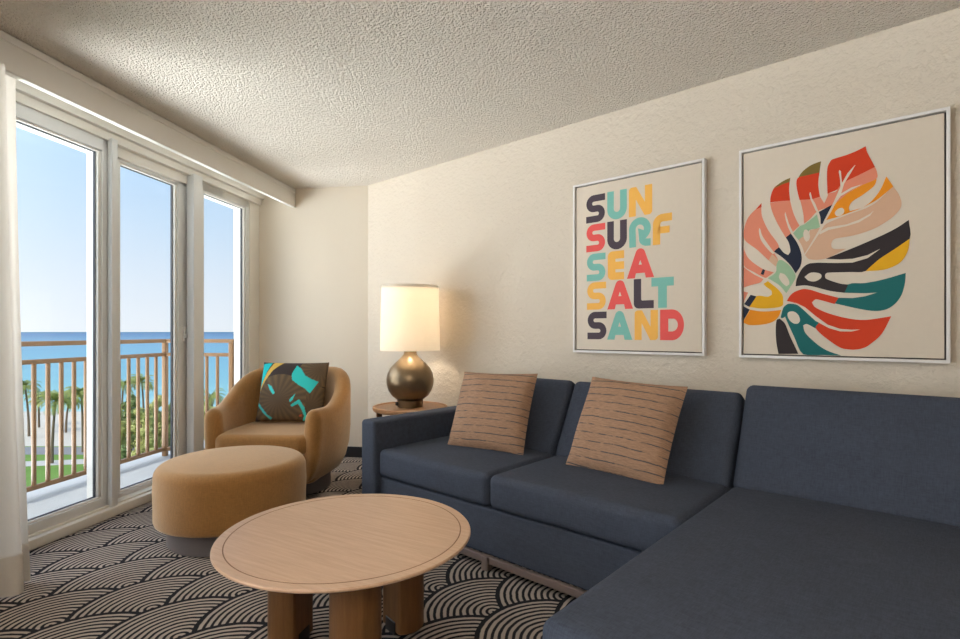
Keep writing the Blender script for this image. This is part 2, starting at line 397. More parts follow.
# ------------------------------------------------------------------ pictures on the long wall (local x = s, y = -t)
def arc(cx, cy, rx, ry, a0, a1, n=14):
    return [(cx+rx*cos(radians(a0+(a1-a0)*i/n)), cy+ry*sin(radians(a0+(a1-a0)*i/n))) for i in range(n+1)]
def flat(bm, pts, y, mi, holes=()):
    """one printed shape lying on the canvas face: (x, z) outline with optional holes"""
    es = []
    for loop in [pts]+list(holes):
        vs = [bm.verts.new((x, y, z)) for x, z in loop]
        es += [bm.edges.new((vs[i], vs[(i+1) % len(vs)])) for i in range(len(vs))]
    if not holes:
        f = bm.faces.new([e.verts[0] for e in es]); f.material_index = mi; f.normal_update(); r = bmesh.ops.triangulate(bm, faces=[f])
    else:
        r = bmesh.ops.triangle_fill(bm, edges=es, use_beauty=True)
        for f in r['geom']:
            if isinstance(f, bmesh.types.BMFace): f.material_index = mi
def picture(name, label, s0, s1, z0, z1, cat='picture'):
    root = thing(name, label, cat, WF((s0+s1)/2, 0, (z0+z1)/2), RZ_WALL); w, h = (s1-s0)/2, (z1-z0)/2
    bm = bmesh.new(); fw, dp = .013, .04
    rbox(-w, -w+fw, -dp, -.002, -h, h, .002, 2, bm=bm); rbox(w-fw, w, -dp, -.002, -h, h, .002, 2, bm=bm)
    rbox(-w+fw*.5, w-fw*.5, -dp, -.002, h-fw, h, .002, 2, bm=bm); rbox(-w+fw*.5, w-fw*.5, -dp, -.002, -h, -h+fw, .002, 2, bm=bm)
    obj('picture_frame', bm, 'art_frame', root)
    obj('backing_board', box(-w+fw, w-fw, -.012, -.003, -h+fw, h-fw), 'frame_gap', root)
    return root, w-fw-.006, h-fw-.006
def stroke(path, wd):
    """outline of a broad line along a path"""
    P = [Vector(p) for p in path]; L, Rr = [], []
    for i, p in enumerate(P):
        a = (p-P[i-1]).normalized() if i else None; b = (P[i+1]-p).normalized() if i < len(P)-1 else None
        if a is None: a = b
        if b is None: b = a
        n1 = Vector((-a.y, a.x)); n2 = Vector((-b.y, b.x)); m = (n1+n2)
        m = m/max(.3, (1+n1.dot(n2))) if m.length > 1e-6 else n1
        L.append(tuple(p+m*wd/2)); Rr.append(tuple(p-m*wd/2))
    return L+Rr[::-1]
H = .168
def glyph(ch, w):
    """strokes and shapes of one broad rounded capital, box w x H -> list of (outline, holes)"""
    d = .043; e = d/2
    if ch == 'S':
        ry = (H-d)/4; cx = e+.03
        p = [(w, H-e)]+[(cx+(x-cx), y) for x, y in arc(cx, H-e-ry, cx-e, ry, 90, 270, 12)]+[(x, y) for x, y in arc(w-cx, e+ry, cx-e, ry, 90, -90, 12)]+[(0, e)]
        return [(stroke(p, d*.93), ())]
    if ch == 'U':
        r = w/2-e; return [(stroke([(e, H)]+arc(w/2, r+e, r, r, 180, 360, 16)+[(w-e, H)], d), ())]
    if ch == 'N':
        return [([(0, 0)]+[(0, H-.02)]+arc(.02, H-.02, .02, .02, 180, 90, 5)+[(.045, H), (w-d, .075), (w-d, H), (w, H), (w, .02)]+arc(w-.02, .02, .02, .02, 0, -90, 5)+[(w-.045, 0), (d, .095), (d, 0)], ())]
    if ch == 'R':
        r = w/2-e+.002
        return [(stroke([(e, 0)]+arc(w/2, H-e-r, r, r, 180, -50, 18)+[(w*.60, H*.44), (w*.62, H*.30)]+arc(w*.62+.028, H*.26, .028, H*.26-e, 190, 270, 6)+[(w, e)], d*.95), ())]
    if ch == 'F':
        return [(stroke([(e, 0), (e, H*.55)]+arc(e+.035, H-e-.035, .035, .035, 180, 90, 8)+[(w, H-e)], d), ()), ([(d*.6, H*.36), (w*.88, H*.36), (w*.88, H*.36+.038), (d*.6, H*.36+.038)], ())]
    if ch == 'E':
        o = [(w, H), (.03, H)]+arc(.03, H-.03, .03, .03, 90, 180, 6)+arc(.03, .03, .03, .03, 180, 270, 6)+[(w, 0), (w, .043), (.05, .043), (.05, .06), (w, .06), (w, .105), (.05, .105), (.05, .122), (w, .122)]
        return [(o, ())]
    if ch == 'A':
        o = [(0, 0), (w*.34, H*.9)]+arc(w/2, H*.84, w*.17, H*.16, 150, 30, 10)+[(w*.66, H*.9), (w, 0), (w*.70, 0), (w*.66, .028), (w*.34, .028), (w*.30, 0)]
        return [(o, ([(w*.44, .076), (w*.56, .076), (w*.5, .102)],))]
    if ch == 'L':
        return [([(0, H), (0, .03)]+arc(.03, .03, .03, .03, 180, 270, 8)+[(w, 0), (w, .045), (.05, .045), (.045, .05), (.045, H)], ())]
    if ch == 'T':
        return [([(0, H), (0, H-.048), (w/2-.025, H-.048), (w/2-.025, 0), (w/2+.025, 0), (w/2+.025, H-.048), (w, H-.048), (w, H)], ())]
    if ch == 'D':
        r = H/2
        return [([(0, 0), (0, H), (w-r*.75, H)]+arc(w-r*.78, r, r*.78, r, 88, -88, 18)+[(w-r*.75, 0)], ([(.046, .048), (w-r*.72, .048)]+arc(w-r*.72, r, r*.32, r-.05, -80, 80, 10)+[(.046, H-.05)],))]
D_, T_, G_, K_ = 0, 1, 2, 3
ROWS = [(1.779, [('S', 2.232, 2.360, D_), ('U', 2.374, 2.499, T_), ('N', 2.511, 2.651, G_)]),
        (1.603, [('S', 2.233, 2.361, K_), ('U', 2.374, 2.499, D_), ('R', 2.513, 2.642, T_), ('F', 2.654, 2.763, G_)]),
        (1.426, [('S', 2.236, 2.363, T_), ('E', 2.377, 2.482, G_), ('A', 2.499, 2.662, K_)]),
        (1.253, [('S', 2.238, 2.366, G_), ('A', 2.374, 2.537, K_), ('L', 2.541, 2.660, D_), ('T', 2.646, 2.773, T_)]),
        (1.075, [('S', 2.241, 2.370, D_), ('A', 2.373, 2.533, T_), ('N', 2.546, 2.684, G_), ('D', 2.696, 2.828, K_)])]
pic, cw, chh = picture('framed_poster', 'white framed poster reading SUN SURF SEA SALT SAND in coloured letters', 2.144, 2.938, .995, 2.027)
cs, cz = (2.144+2.938)/2, (.995+2.027)/2
bm = rbox(-cw, cw, -.030, -.011, -chh, chh, .002, 2)
for zb, row in ROWS:
    for k, (chh_, a, b, ci) in enumerate(row):
        for o, holes in glyph(chh_, b-a): flat(bm, [(a-cs+x, zb-cz+z) for x, z in o], -.0303-.0001*(k % 2), 1+ci, [[(a-cs+x, zb-cz+z) for x, z in hl] for hl in holes])
obj('canvas', bm, None, pic, smooth=False, mats=['ink_cream', 'ink_letter_dark', 'ink_letter_teal', 'ink_letter_gold', 'ink_letter_red'])
LEAF = [
('olive',[(0.24,0.81),(0.248,0.832),(0.266,0.858),(0.296,0.878),(0.321,0.886),(0.339,0.889),(0.335,0.859),(0.331,0.822),(0.291,0.812)]),
('red',[(0.248,0.832),(0.291,0.836),(0.332,0.839),(0.328,0.788),(0.331,0.753),(0.335,0.727),(0.301,0.721),(0.253,0.726),(0.243,0.774),(0.24,0.81)]),
('salmon',[(0.252,0.727),(0.301,0.722),(0.335,0.728),(0.351,0.695),(0.364,0.725),(0.367,0.737),(0.393,0.74),(0.402,0.749),(0.388,0.687),(0.325,0.662),(0.296,0.632),(0.271,0.612),(0.268,0.659),(0.255,0.726)]),
('cream',[(0.304,0.723),(0.298,0.753),(0.295,0.755),(0.292,0.746),(0.298,0.719),(0.316,0.67),(0.327,0.651),(0.332,0.627),(0.335,0.589),(0.341,0.603),(0.336,0.638),(0.328,0.662),(0.316,0.699)]),
('navy',[(0.33,0.659),(0.386,0.686),(0.365,0.639),(0.346,0.603),(0.337,0.602),(0.336,0.632)]),
('red',[(0.129,0.734),(0.131,0.764),(0.145,0.801),(0.172,0.82),(0.214,0.836),(0.212,0.815),(0.21,0.78),(0.214,0.73),(0.172,0.734)]),
('olive',[(0.146,0.799),(0.159,0.812),(0.172,0.821),(0.193,0.831),(0.215,0.837),(0.212,0.818),(0.182,0.812)]),
('salmon',[(0.128,0.732),(0.172,0.734),(0.214,0.73),(0.225,0.678),(0.24,0.634),(0.253,0.606),(0.225,0.58),(0.196,0.556),(0.161,0.627),(0.137,0.691)]),
('cream',[(0.194,0.679),(0.191,0.668),(0.196,0.64),(0.206,0.603),(0.219,0.572),(0.24,0.534),(0.258,0.491),(0.265,0.49),(0.248,0.53),(0.227,0.577),(0.209,0.621),(0.199,0.658)]),
('green',[(0.226,0.573),(0.253,0.602),(0.276,0.612),(0.323,0.648),(0.335,0.589),(0.321,0.583),(0.293,0.58),(0.283,0.547),(0.266,0.549),(0.249,0.538)]),
('peach',[(0.249,0.538),(0.266,0.552),(0.291,0.552),(0.295,0.58),(0.321,0.583),(0.335,0.585),(0.316,0.549),(0.286,0.494),(0.273,0.472),(0.263,0.508)]),
('cream',[(0.273,0.584),(0.268,0.566),(0.272,0.542),(0.281,0.527),(0.291,0.534),(0.295,0.551),(0.29,0.572),(0.281,0.584)]),
('navy',[(0.196,0.557),(0.217,0.574),(0.245,0.522),(0.261,0.468),(0.258,0.421),(0.237,0.383),(0.214,0.425),(0.182,0.463),(0.145,0.495),(0.166,0.516),(0.188,0.485),(0.206,0.473),(0.215,0.49),(0.209,0.529)]),
('salmon',[(0.065,0.711),(0.09,0.721),(0.093,0.673),(0.12,0.602),(0.167,0.52),(0.146,0.494),(0.164,0.45),(0.153,0.422),(0.12,0.457),(0.073,0.51),(0.013,0.569),(0.013,0.625),(0.031,0.676)]),
('red',[(0.065,0.711),(0.091,0.738),(0.091,0.718)]),
('peach',[(0.137,0.484),(0.164,0.45),(0.153,0.422),(0.122,0.455)]),
('cream',[(0.081,0.617),(0.079,0.602),(0.087,0.561),(0.112,0.518),(0.14,0.485),(0.149,0.487),(0.118,0.536),(0.093,0.581),(0.086,0.61)]),
('green',[(0.164,0.449),(0.18,0.451),(0.214,0.419),(0.237,0.373),(0.23,0.347),(0.198,0.292),(0.167,0.333),(0.118,0.369),(0.153,0.395),(0.156,0.429)]),
('cream',[(0.172,0.391),(0.167,0.369),(0.18,0.344),(0.198,0.325),(0.211,0.336),(0.206,0.36),(0.191,0.382)]),
('salmon',[(0.009,0.526),(0.034,0.471),(0.093,0.418),(0.145,0.395),(0.123,0.379),(0.107,0.371),(0.056,0.404),(0.009,0.442)]),
('navy',[(0.097,0.415),(0.107,0.409),(0.1,0.385),(0.087,0.392)]),
('salmon',[(0.009,0.432),(0.056,0.393),(0.1,0.366),(0.085,0.35),(0.045,0.34),(0.009,0.329)]),
('salmon',[(0.009,0.31),(0.031,0.304),(0.009,0.255)]),
('yellow',[(0.1,0.343),(0.119,0.355),(0.161,0.315),(0.182,0.284),(0.185,0.255),(0.18,0.232),(0.14,0.223),(0.085,0.223),(0.035,0.232),(0.068,0.284),(0.118,0.279),(0.137,0.289),(0.134,0.308),(0.112,0.327)]),
('navy',[(0.042,0.292),(0.069,0.283),(0.036,0.232),(0.012,0.247)]),
('navy',[(0.009,0.236),(0.038,0.219),(0.009,0.166)]),
('orange',[(0.04,0.218),(0.101,0.208),(0.177,0.213),(0.164,0.18),(0.14,0.157),(0.101,0.145),(0.039,0.142),(0.008,0.155),(0.011,0.166)]),
('black',[(0.157,0.165),(0.171,0.172),(0.193,0.147),(0.214,0.088),(0.248,0.006),(0.165,0.003),(0.156,0.057),(0.153,0.117)]),
('teal',[(0.174,0.177),(0.185,0.222),(0.198,0.237),(0.211,0.242),(0.245,0.234),(0.296,0.186),(0.33,0.154),(0.318,0.124),(0.283,0.145),(0.268,0.139),(0.276,0.105),(0.316,0.059),(0.36,0.025),(0.417,0.002),(0.345,0.003),(0.268,0.004),(0.23,0.088),(0.201,0.159),(0.193,0.181),(0.182,0.174)]),
('cream',[(0.209,0.203),(0.203,0.189),(0.211,0.165),(0.23,0.148),(0.248,0.149),(0.255,0.164),(0.248,0.188),(0.23,0.204)]),
('red',[(0.2,0.255),(0.214,0.28),(0.23,0.295),(0.253,0.305),(0.276,0.308),(0.336,0.292),(0.407,0.262),(0.391,0.234),(0.345,0.251),(0.318,0.258),(0.303,0.244),(0.316,0.222),(0.365,0.194),(0.435,0.17),(0.504,0.161),(0.594,0.175),(0.561,0.1),(0.517,0.051),(0.495,0.037),(0.472,0.031),(0.449,0.03),(0.412,0.038),(0.355,0.083),(0.318,0.126),(0.33,0.155),(0.296,0.189),(0.276,0.215),(0.235,0.244)]),
('cream',[(0.235,0.247),(0.276,0.223),(0.316,0.183),(0.365,0.141),(0.412,0.122),(0.454,0.118),(0.486,0.119),(0.454,0.11),(0.412,0.111),(0.369,0.126),(0.316,0.16),(0.276,0.204)]),
('teal',[(0.442,0.32),(0.503,0.322),(0.569,0.334),(0.642,0.356),(0.641,0.332),(0.638,0.305),(0.628,0.264),(0.607,0.228),(0.577,0.205),(0.538,0.199),(0.481,0.21),(0.392,0.237),(0.407,0.263)]),
('cream',[(0.374,0.295),(0.428,0.283),(0.503,0.277),(0.544,0.278),(0.503,0.264),(0.458,0.258),(0.405,0.262),(0.345,0.283),(0.285,0.309),(0.214,0.323),(0.224,0.329),(0.315,0.312)]),
('black',[(0.237,0.323),(0.242,0.358),(0.265,0.406),(0.295,0.426),(0.345,0.431),(0.357,0.441),(0.458,0.479),(0.556,0.52),(0.611,0.548),(0.652,0.577),(0.655,0.498),(0.607,0.461),(0.552,0.421),(0.505,0.374),(0.449,0.374),(0.364,0.377),(0.355,0.367),(0.359,0.35),(0.412,0.325),(0.442,0.319),(0.428,0.283),(0.374,0.294),(0.315,0.315),(0.275,0.325)]),
('cream',[(0.285,0.426),(0.315,0.433),(0.357,0.441),(0.412,0.433),(0.458,0.432),(0.512,0.443),(0.558,0.467),(0.512,0.43),(0.458,0.415),(0.393,0.419),(0.33,0.426)]),
('cream',[(0.273,0.364),(0.295,0.381),(0.32,0.381),(0.339,0.371),(0.338,0.354),(0.315,0.341),(0.29,0.346)]),
('yellow',[(0.655,0.498),(0.65,0.451),(0.632,0.411),(0.607,0.389),(0.565,0.374),(0.505,0.374),(0.552,0.421),(0.607,0.461)]),
('peach',[(0.359,0.6),(0.444,0.631),(0.503,0.647),(0.547,0.672),(0.599,0.728),(0.62,0.687),(0.628,0.643),(0.611,0.609),(0.573,0.577),(0.525,0.551),(0.458,0.534),(0.393,0.528),(0.379,0.51),(0.386,0.484),(0.435,0.479),(0.357,0.442),(0.295,0.444),(0.275,0.466),(0.315,0.531),(0.338,0.569)]),
('cream',[(0.33,0.565),(0.364,0.583),(0.435,0.587),(0.481,0.601),(0.521,0.622),(0.534,0.634),(0.521,0.614),(0.481,0.59),(0.435,0.579),(0.369,0.571),(0.335,0.555)]),
('orange',[(0.359,0.617),(0.379,0.654),(0.402,0.696),(0.444,0.728),(0.494,0.752),(0.543,0.77),(0.543,0.762),(0.534,0.739),(0.494,0.708),(0.458,0.686),(0.445,0.663),(0.447,0.644),(0.492,0.651),(0.444,0.637),(0.402,0.625)]),
('orange',[(0.492,0.651),(0.525,0.675),(0.556,0.719),(0.577,0.773),(0.601,0.726),(0.547,0.68),(0.503,0.657)]),
('cream',[(0.395,0.652),(0.392,0.641),(0.4,0.629),(0.414,0.629),(0.425,0.639),(0.427,0.652),(0.419,0.663),(0.405,0.661)]),
('red',[(0.364,0.736),(0.362,0.81),(0.364,0.855),(0.374,0.879),(0.383,0.888),(0.435,0.896),(0.476,0.907),(0.505,0.919),(0.509,0.897),(0.514,0.882),(0.538,0.822),(0.481,0.798),(0.43,0.777),(0.402,0.749)]),
('salmon',[(0.402,0.749),(0.43,0.777),(0.481,0.798),(0.538,0.822),(0.545,0.797),(0.543,0.77),(0.494,0.752),(0.444,0.728),(0.402,0.693),(0.388,0.689)]),
('cream',[(0.469,0.846),(0.465,0.843),(0.44,0.815),(0.419,0.774),(0.417,0.8),(0.415,0.828),(0.409,0.835),(0.407,0.827),(0.412,0.789),(0.413,0.758),(0.388,0.695),(0.352,0.618),(0.335,0.575),(0.359,0.617),(0.393,0.686),(0.414,0.716),(0.454,0.738),(0.493,0.755),(0.454,0.748),(0.416,0.728),(0.427,0.77),(0.451,0.812)]),
]
pic, cw, chh = picture('framed_leaf_print', 'white framed print of a colourful split monstera leaf', 3.105, 3.898, .993, 2.026)
cs, cz = (3.105+3.898)/2, (.993+2.026)/2
bm = rbox(-cw, cw, -.030, -.011, -chh, chh, .002, 2)
inks = ['cream', 'olive', 'red', 'salmon', 'navy', 'green', 'peach', 'yellow', 'orange', 'black', 'teal']
def smooth(pts):
    """round a traced outline, keeping its sharp tips"""
    out = []; n = len(pts)
    for i in range(n):
        p0, p1, p2, p3 = (Vector(pts[(i+k) % n]) for k in (-1, 0, 1, 2))
        def corner(a, b, c):
            u, v = (b-a), (c-b)
            return u.length > 1e-5 and v.length > 1e-5 and u.normalized().dot(v.normalized()) < .35
        c1, c2 = corner(p0, p1, p2), corner(p1, p2, p3)
        m1 = (p2-p1) if c1 else (p2-p0)/2; m2 = (p2-p1) if c2 else (p3-p1)/2
        lim = (p2-p1).length*1.1
        if m1.length > lim: m1 = m1.normalized()*lim
        if m2.length > lim: m2 = m2.normalized()*lim
        for k in range(4):
            t = k/4
            out.append(tuple(p1*(2*t**3-3*t**2+1)+m1*(t**3-2*t**2+t)+p2*(-2*t**3+3*t**2)+m2*(t**3-t**2)))
    return out
for k, (ink, pts) in enumerate(LEAF):
    P = [(3.115+x-cs, 1.012+z-cz) for x, z in pts]; P = P if ink == 'cream' and len(P) > 9 else smooth(P)
    P = [(max(-cw+.001, min(cw-.001, x)), max(-chh+.001, min(chh-.001, z))) for x, z in P]
    flat(bm, P, -.0302-.00005*k, inks.index(ink))
obj('canvas', bm, None, pic, smooth=False, mats=['ink_'+i for i in inks])

# ------------------------------------------------------------------ sectional sofa (local x = s - 1.32, y = -t)
S0 = 1.322
sofa = thing('sectional_sofa', 'dark navy sectional sofa with chaise standing along the long wall', 'sofa', WF(S0, 0), RZ_WALL)
so = (S0, 0, 0)
def crown(top=.02, front=.0, side=.0):
    def f(co, h):
        x, y, z = co.x/h.x, co.y/h.y, co.z/h.z
        b = (1-x*x)*(1-y*y); co = co.copy()
        co.z += top*b*max(0, z)
        co.y -= front*(1-x*x)*(1-z*z)*max(0, -y)
        return co
    return f
navy = 'navy_cloth'
obj('armrest', rbox(S0, 1.452, -1.03, -.06, .075, .612, .022, 4), navy, sofa, so)
bm = rbox(1.44, 3.26, -.985, -.06, .066, .288, .014, 3)
obj('base_panel', bm, navy, sofa, so)
obj('chaise_base', rbox(3.205, 4.11, -1.85, -.06, .066, .292, .014, 3), navy, sofa, so)
obj('back_frame', rbox(1.44, 4.11, -.16, -.045, .07, .70, .02, 3), navy, sofa, so)
obj('seat_cushion', rbox(1.45, 2.274, -1.005, -.2, .292, .452, .034, 5, 7, crown(.014, .012)), navy, sofa, so)
obj('seat_cushion', rbox(2.28, 3.184, -1.005, -.2, .292, .452, .034, 5, 7, crown(.014, .012)), navy, sofa, so)
c = obj('chaise_cushion', rbox(3.186, 4.12, -1.878, -.2, .296, .456, .034, 5, 9, crown(.012, .008)), navy, sofa, so)
def back_cushion(s0, s1, L, z0=.43, t0=.468, th=.2, name='back_cushion', lean=29):
    # built upright, front face at y = -t0, then tipped back about its lower front edge
    M = Matrix.Translation((0, -t0, z0)) @ Matrix.Rotation(radians(-lean), 4, 'X')
    def f(co, h):
        x, z = co.x/h.x, co.z/h.z; co = co.copy(); co.y -= .022*(1-x*x)*(1-z*z)*(1 if co.y < 0 else -.4); return co
    return obj(name, rbox(s0, s1, 0, th, 0, L, .034, 5, 7, f, M=M), navy, sofa, so)
back_cushion(1.458, 2.266, .472, .438); back_cushion(2.277, 3.178, .470, .438); back_cushion(3.192, 4.12, .496, .446, lean=27)
# dark bronze rail and legs under the front
obj('base_rail', rbox(1.40, 3.24, -1.0, -.975, .032, .066, .004, 2), 'sofa_rail', sofa, so)
obj('base_rail', rbox(3.24, 3.265, -1.83, -.99, .032, .066, .004, 2), 'sofa_rail', sofa, so)
for s, t in ((1.40, 1.0), (2.262, 1.01), (3.3, 1.8), (4.05, 1.8), (1.40, .12), (4.05, .12), (2.3, .12)):
    obj('leg', rbox(s-.02, s+.02, -t, -t+.04, 0, .068, .004, 2), 'sofa_rail', sofa, so)

# ------------------------------------------------------------------ pillows
def pillow_mesh(w, h, th, n=24, pull=.035, seed=0, paint=None):
    bm = bmesh.new(); lay = bm.loops.layers.float_color.new('print') if paint else None
    idx = {}
    for side in (0, 1):
        for i in range(n+1):
            for j in range(n+1):
                u, v = 2*i/n-1, 2*j/n-1
                if side and (abs(u) == 1 or abs(v) == 1): idx[1, i, j] = idx[0, i, j]; continue
                x = w/2*u*(1-pull*(1-v*v)); z = h/2*v*(1-pull*(1-u*u))
                t = th/2*((1-u**2)*(1-v**2))**.42*(1+.10*noise.noise(Vector((u*1.7+seed, v*1.7, side*3))))
                idx[side, i, j] = bm.verts.new((x, -t if side == 0 else t, z))
    for side in (0, 1):
        for i in range(n):
            for j in range(n):
                q = [idx[side, i, j], idx[side, i+1, j], idx[side, i+1, j+1], idx[side, i, j+1]]
                f = bm.faces.new(q if side == 0 else q[::-1])
                if paint:
                    for l in f.loops:
                        co = l.vert.co; l[lay] = paint(co.x/w+.5, co.z/h+.5, side)
    return bm
def place_pillow(name, label, bm, mat, loc, rz, lean, roll=0, group=None):
    o = obj(name, bm, mat); o.location = loc
    o.rotation_mode = 'XYZ'
    o.matrix_world = Matrix.Translation(loc) @ Matrix.Rotation(rz, 4, 'Z') @ Matrix.Rotation(radians(-lean), 4, 'X') @ Matrix.Rotation(radians(roll), 4, 'Y')
    return tag(o, label, 'pillow', group)
place_pillow('throw_pillow', 'brown striped throw pillow on the sofa seat next to the armrest', pillow_mesh(.50, .475, .17, seed=1), 'stripe', WF(1.912, .543, .664), RZ_WALL+radians(10), 25, -1, 'striped pillows on the sofa')
place_pillow('throw_pillow', 'brown striped throw pillow on the middle seat next to the chaise', pillow_mesh(.515, .485, .17, seed=5), 'stripe', WF(2.728, .526, .662), RZ_WALL-radians(3), 27, 2, 'striped pillows on the sofa')

# ------------------------------------------------------------------ swivel chair
CH = Vector((-1.40, 3.87, 0)); CRZ = radians(-4)
chair = thing('barrel_chair', 'ochre upholstered barrel swivel chair in the corner by the windows', 'chair', CH, CRZ)
RO, FR = .450, .36                                   # outer radius, straight run of the arms
def shell():
    bm = bmesh.new(); path = []
    n1, n2 = 14, 44
    for i in range(n1): path.append((Vector((-RO, -FR*(1-i/n1), 0)), Vector((-1, 0, 0))))
    for i in range(n2+1):
        a = pi-pi*i/n2; d = Vector((cos(a), sin(a), 0)); path.append((d*RO*Vector((1, .98, 0)).length/1.4 if False else Vector((d.x*RO, d.y*RO*.95, 0)), d))
    for i in range(1, n1+1): path.append((Vector((RO, -FR*i/n1, 0)), Vector((1, 0, 0))))
    total = len(path)-1; rings = []
    def height(k):
        y = path[k][0].y
        f = max(0, min(1, (y+.24)/.56)); f = f*f*(3-2*f); return .615+.235*f
    def section(h, shrink=0):
        th = .115; pts = [(-.115, .125), (-.075, .15), (-.035, .22), (-.010, .32), (0, .44)]
        pts += [(0, h-.07)]
        for i in range(1, 8):
            a = pi*i/8; pts.append((-th/2+th/2*cos(a), h-.07+.07*sin(a)))
        pts += [(-th, h-.07), (-th-.008, .46), (-th-.012, .30), (-th-.012, .125)]
        if shrink:
            pts = [(o+(-th/2-o)*shrink, z+(min(max(z, .2), h-.07)-z)*shrink) for o, z in pts]
        return pts
    seq = []
    for e in (.85, .55, .25, .08): seq.append((0, e, 1))
    seq += [(k, 0, 0) for k in range(total+1)]
    for e in (.08, .25, .55, .85): seq.append((total, e, 1))
    for k, sh, ext in seq:
        p, nrm = path[k]; fwd = Vector((0, -1, 0))*(.052*sqrt(max(0, 1-(1-sh if False else sh)**2)) if ext else 0)
        if ext: fwd = Vector((0, -1, 0))*.055*sin(math.acos(min(1, max(0, 1-sh)))) 
        sway = -.05*max(0, min(1, (-p.y-.05)/.3))**2      # arms toe in at the front
        rings.append([bm.verts.new(p+fwd+nrm*(o+sway)+Vector((0, 0, z))) for o, z in section(height(k), sh)])
    n = len(rings[0])
    for a, b in zip(rings, rings[1:]):
        for k in range(n): bm.faces.new((a[k], a[(k+1) % n], b[(k+1) % n], b[k]))
    bm.faces.new(rings[0]); bm.faces.new(rings[-1][::-1]); return bm
obj('backrest_shell', shell(), 'ochre_cloth', chair, angle=60)
def dplan(w, yf, yb):
    def out(i):
        pts = []
        hw = w-i; f = yf+i
        for k in range(9): a = pi+pi/2*k/8; pts.append((-hw+.09+.09*cos(a), f+.09+.09*sin(a)))
        for k in range(9): a = 1.5*pi+pi/2*k/8; pts.append((hw-.09+.09*cos(a), f+.09+.09*sin(a)))
        for k in range(25): a = pi*k/24; pts.append((hw*cos(a), (yb-i)*max(0, sin(a))**.8))
        return pts
    return out
bm = layers(dplan(.332, -.43, .345), edge_prof(.315, .452, .045, 6))
obj('seat_cushion', bm, 'ochre_cloth', chair, angle=60)
bm = layers(dplan(.337, -.405, .355), edge_prof(.125, .325, .02, 3))
obj('seat_base', bm, 'ochre_cloth', chair, angle=60)
obj('swivel_plinth', lathe([(0, 0), (.30, 0), (.305, .005), (.305, .13), (0, .13)], 64), 'plinth', chair)

# leaf printed pillow on the chair
def hx(c): return lin(c)
LEAVES = [((14, 184, 190), [(.02, .42), (.02, .96), (.16, .98), (.10, .80), (.05, .62)]),
          ((214, 176, 84), [(.0, .36), (.055, .62), (.11, .80), (.19, .98), (.34, .97), (.2, .84), (.10, .66), (.03, .48)]),
          ((60, 205, 205), [(.15, .60), (.22, .56), (.29, .44), (.26, .42), (.2, .5)]), ((70, 196, 198), [(.03, .30), (.10, .22), (.2, .10), (.27, .05), (.24, .02), (.14, .12), (.04, .24)]),
          ((52, 206, 204), [(.55, .92), (.62, .86), (.70, .74), (.80, .68), (.90, .64), (.80, .44), (.72, .52), (.62, .58), (.52, .66), (.50, .76)]),
          ((60, 204, 200), [(.52, .33), (.60, .43), (.57, .33), (.53, .29)]), ((60, 204, 200), [(.54, .25), (.66, .34), (.74, .22), (.78, .05), (.70, .0), (.74, .08), (.70, .18), (.65, .27), (.56, .22)]),
          ((190, 90, 60), [(.67, .10), (.71, .11), (.70, .07), (.67, .07)])]
def inpoly(x, y, p):
    c = False; j = len(p)-1
    for i in range(len(p)):
        if (p[i][1] > y) != (p[j][1] > y) and x < (p[j][0]-p[i][0])*(y-p[i][1])/(p[j][1]-p[i][1])+p[i][0]: c = not c
        j = i
    return c
def paint(x, y, side):
    if side: return hx((70, 58, 48))
    for c, p in LEAVES:
        if inpoly(x, y, p): return hx(c)
    # brown palm fans: ribs radiate from two hubs
    best = None
    for cx, cy, R in ((.34, .34, .42), (.62, .56, .2), (.82, .22, .36), (.9, .86, .3)):
        r = sqrt((x-cx)**2+(y-cy)**2)
        if r < R:
            a = atan2(y-cy, x-cx); s = .5+.5*sin(a*22); k = .35+.5*r/R*s; best = tuple(p_*(1-k)+q_*k for p_, q_ in zip(hx((60, 50, 46)), hx((120, 98, 68)))); break
    return best or hx((58, 48, 46))
place_pillow('leaf_print_pillow', 'brown and turquoise leaf patterned pillow on the ochre chair', pillow_mesh(.50, .45, .15, 110, seed=9, paint=paint), 'print', CH+Vector((.012, .085, .678)), radians(-2), 19, 0)

# ------------------------------------------------------------------ ottoman
ot = thing('round_ottoman', 'round ochre upholstered ottoman between chair and coffee table', 'ottoman', (-1.372, 2.965, 0), .3)
def circ(r, n=72): return lambda i: [((r-i)*cos(2*pi*k/n), (r-i)*sin(2*pi*k/n)) for k in range(n)]
def ott():
    prof = [(.02, .115), (.006, .12), (0, .135), (0, .2), (-.003, .28), (0, .36)]+[(.06*(1-cos(pi/2*i/7)), .36+.06*sin(pi/2*i/7)) for i in range(1, 8)]+[(.13, .428), (.23, .434), (.33, .436)]
    return layers(circ(.384), prof)
obj('cushion_body', ott(), 'ochre_cloth', ot, angle=60)
obj('plinth', lathe([(0, 0), (.317, 0), (.322, .006), (.322, .125), (0, .125)], 64), 'plinth', ot)

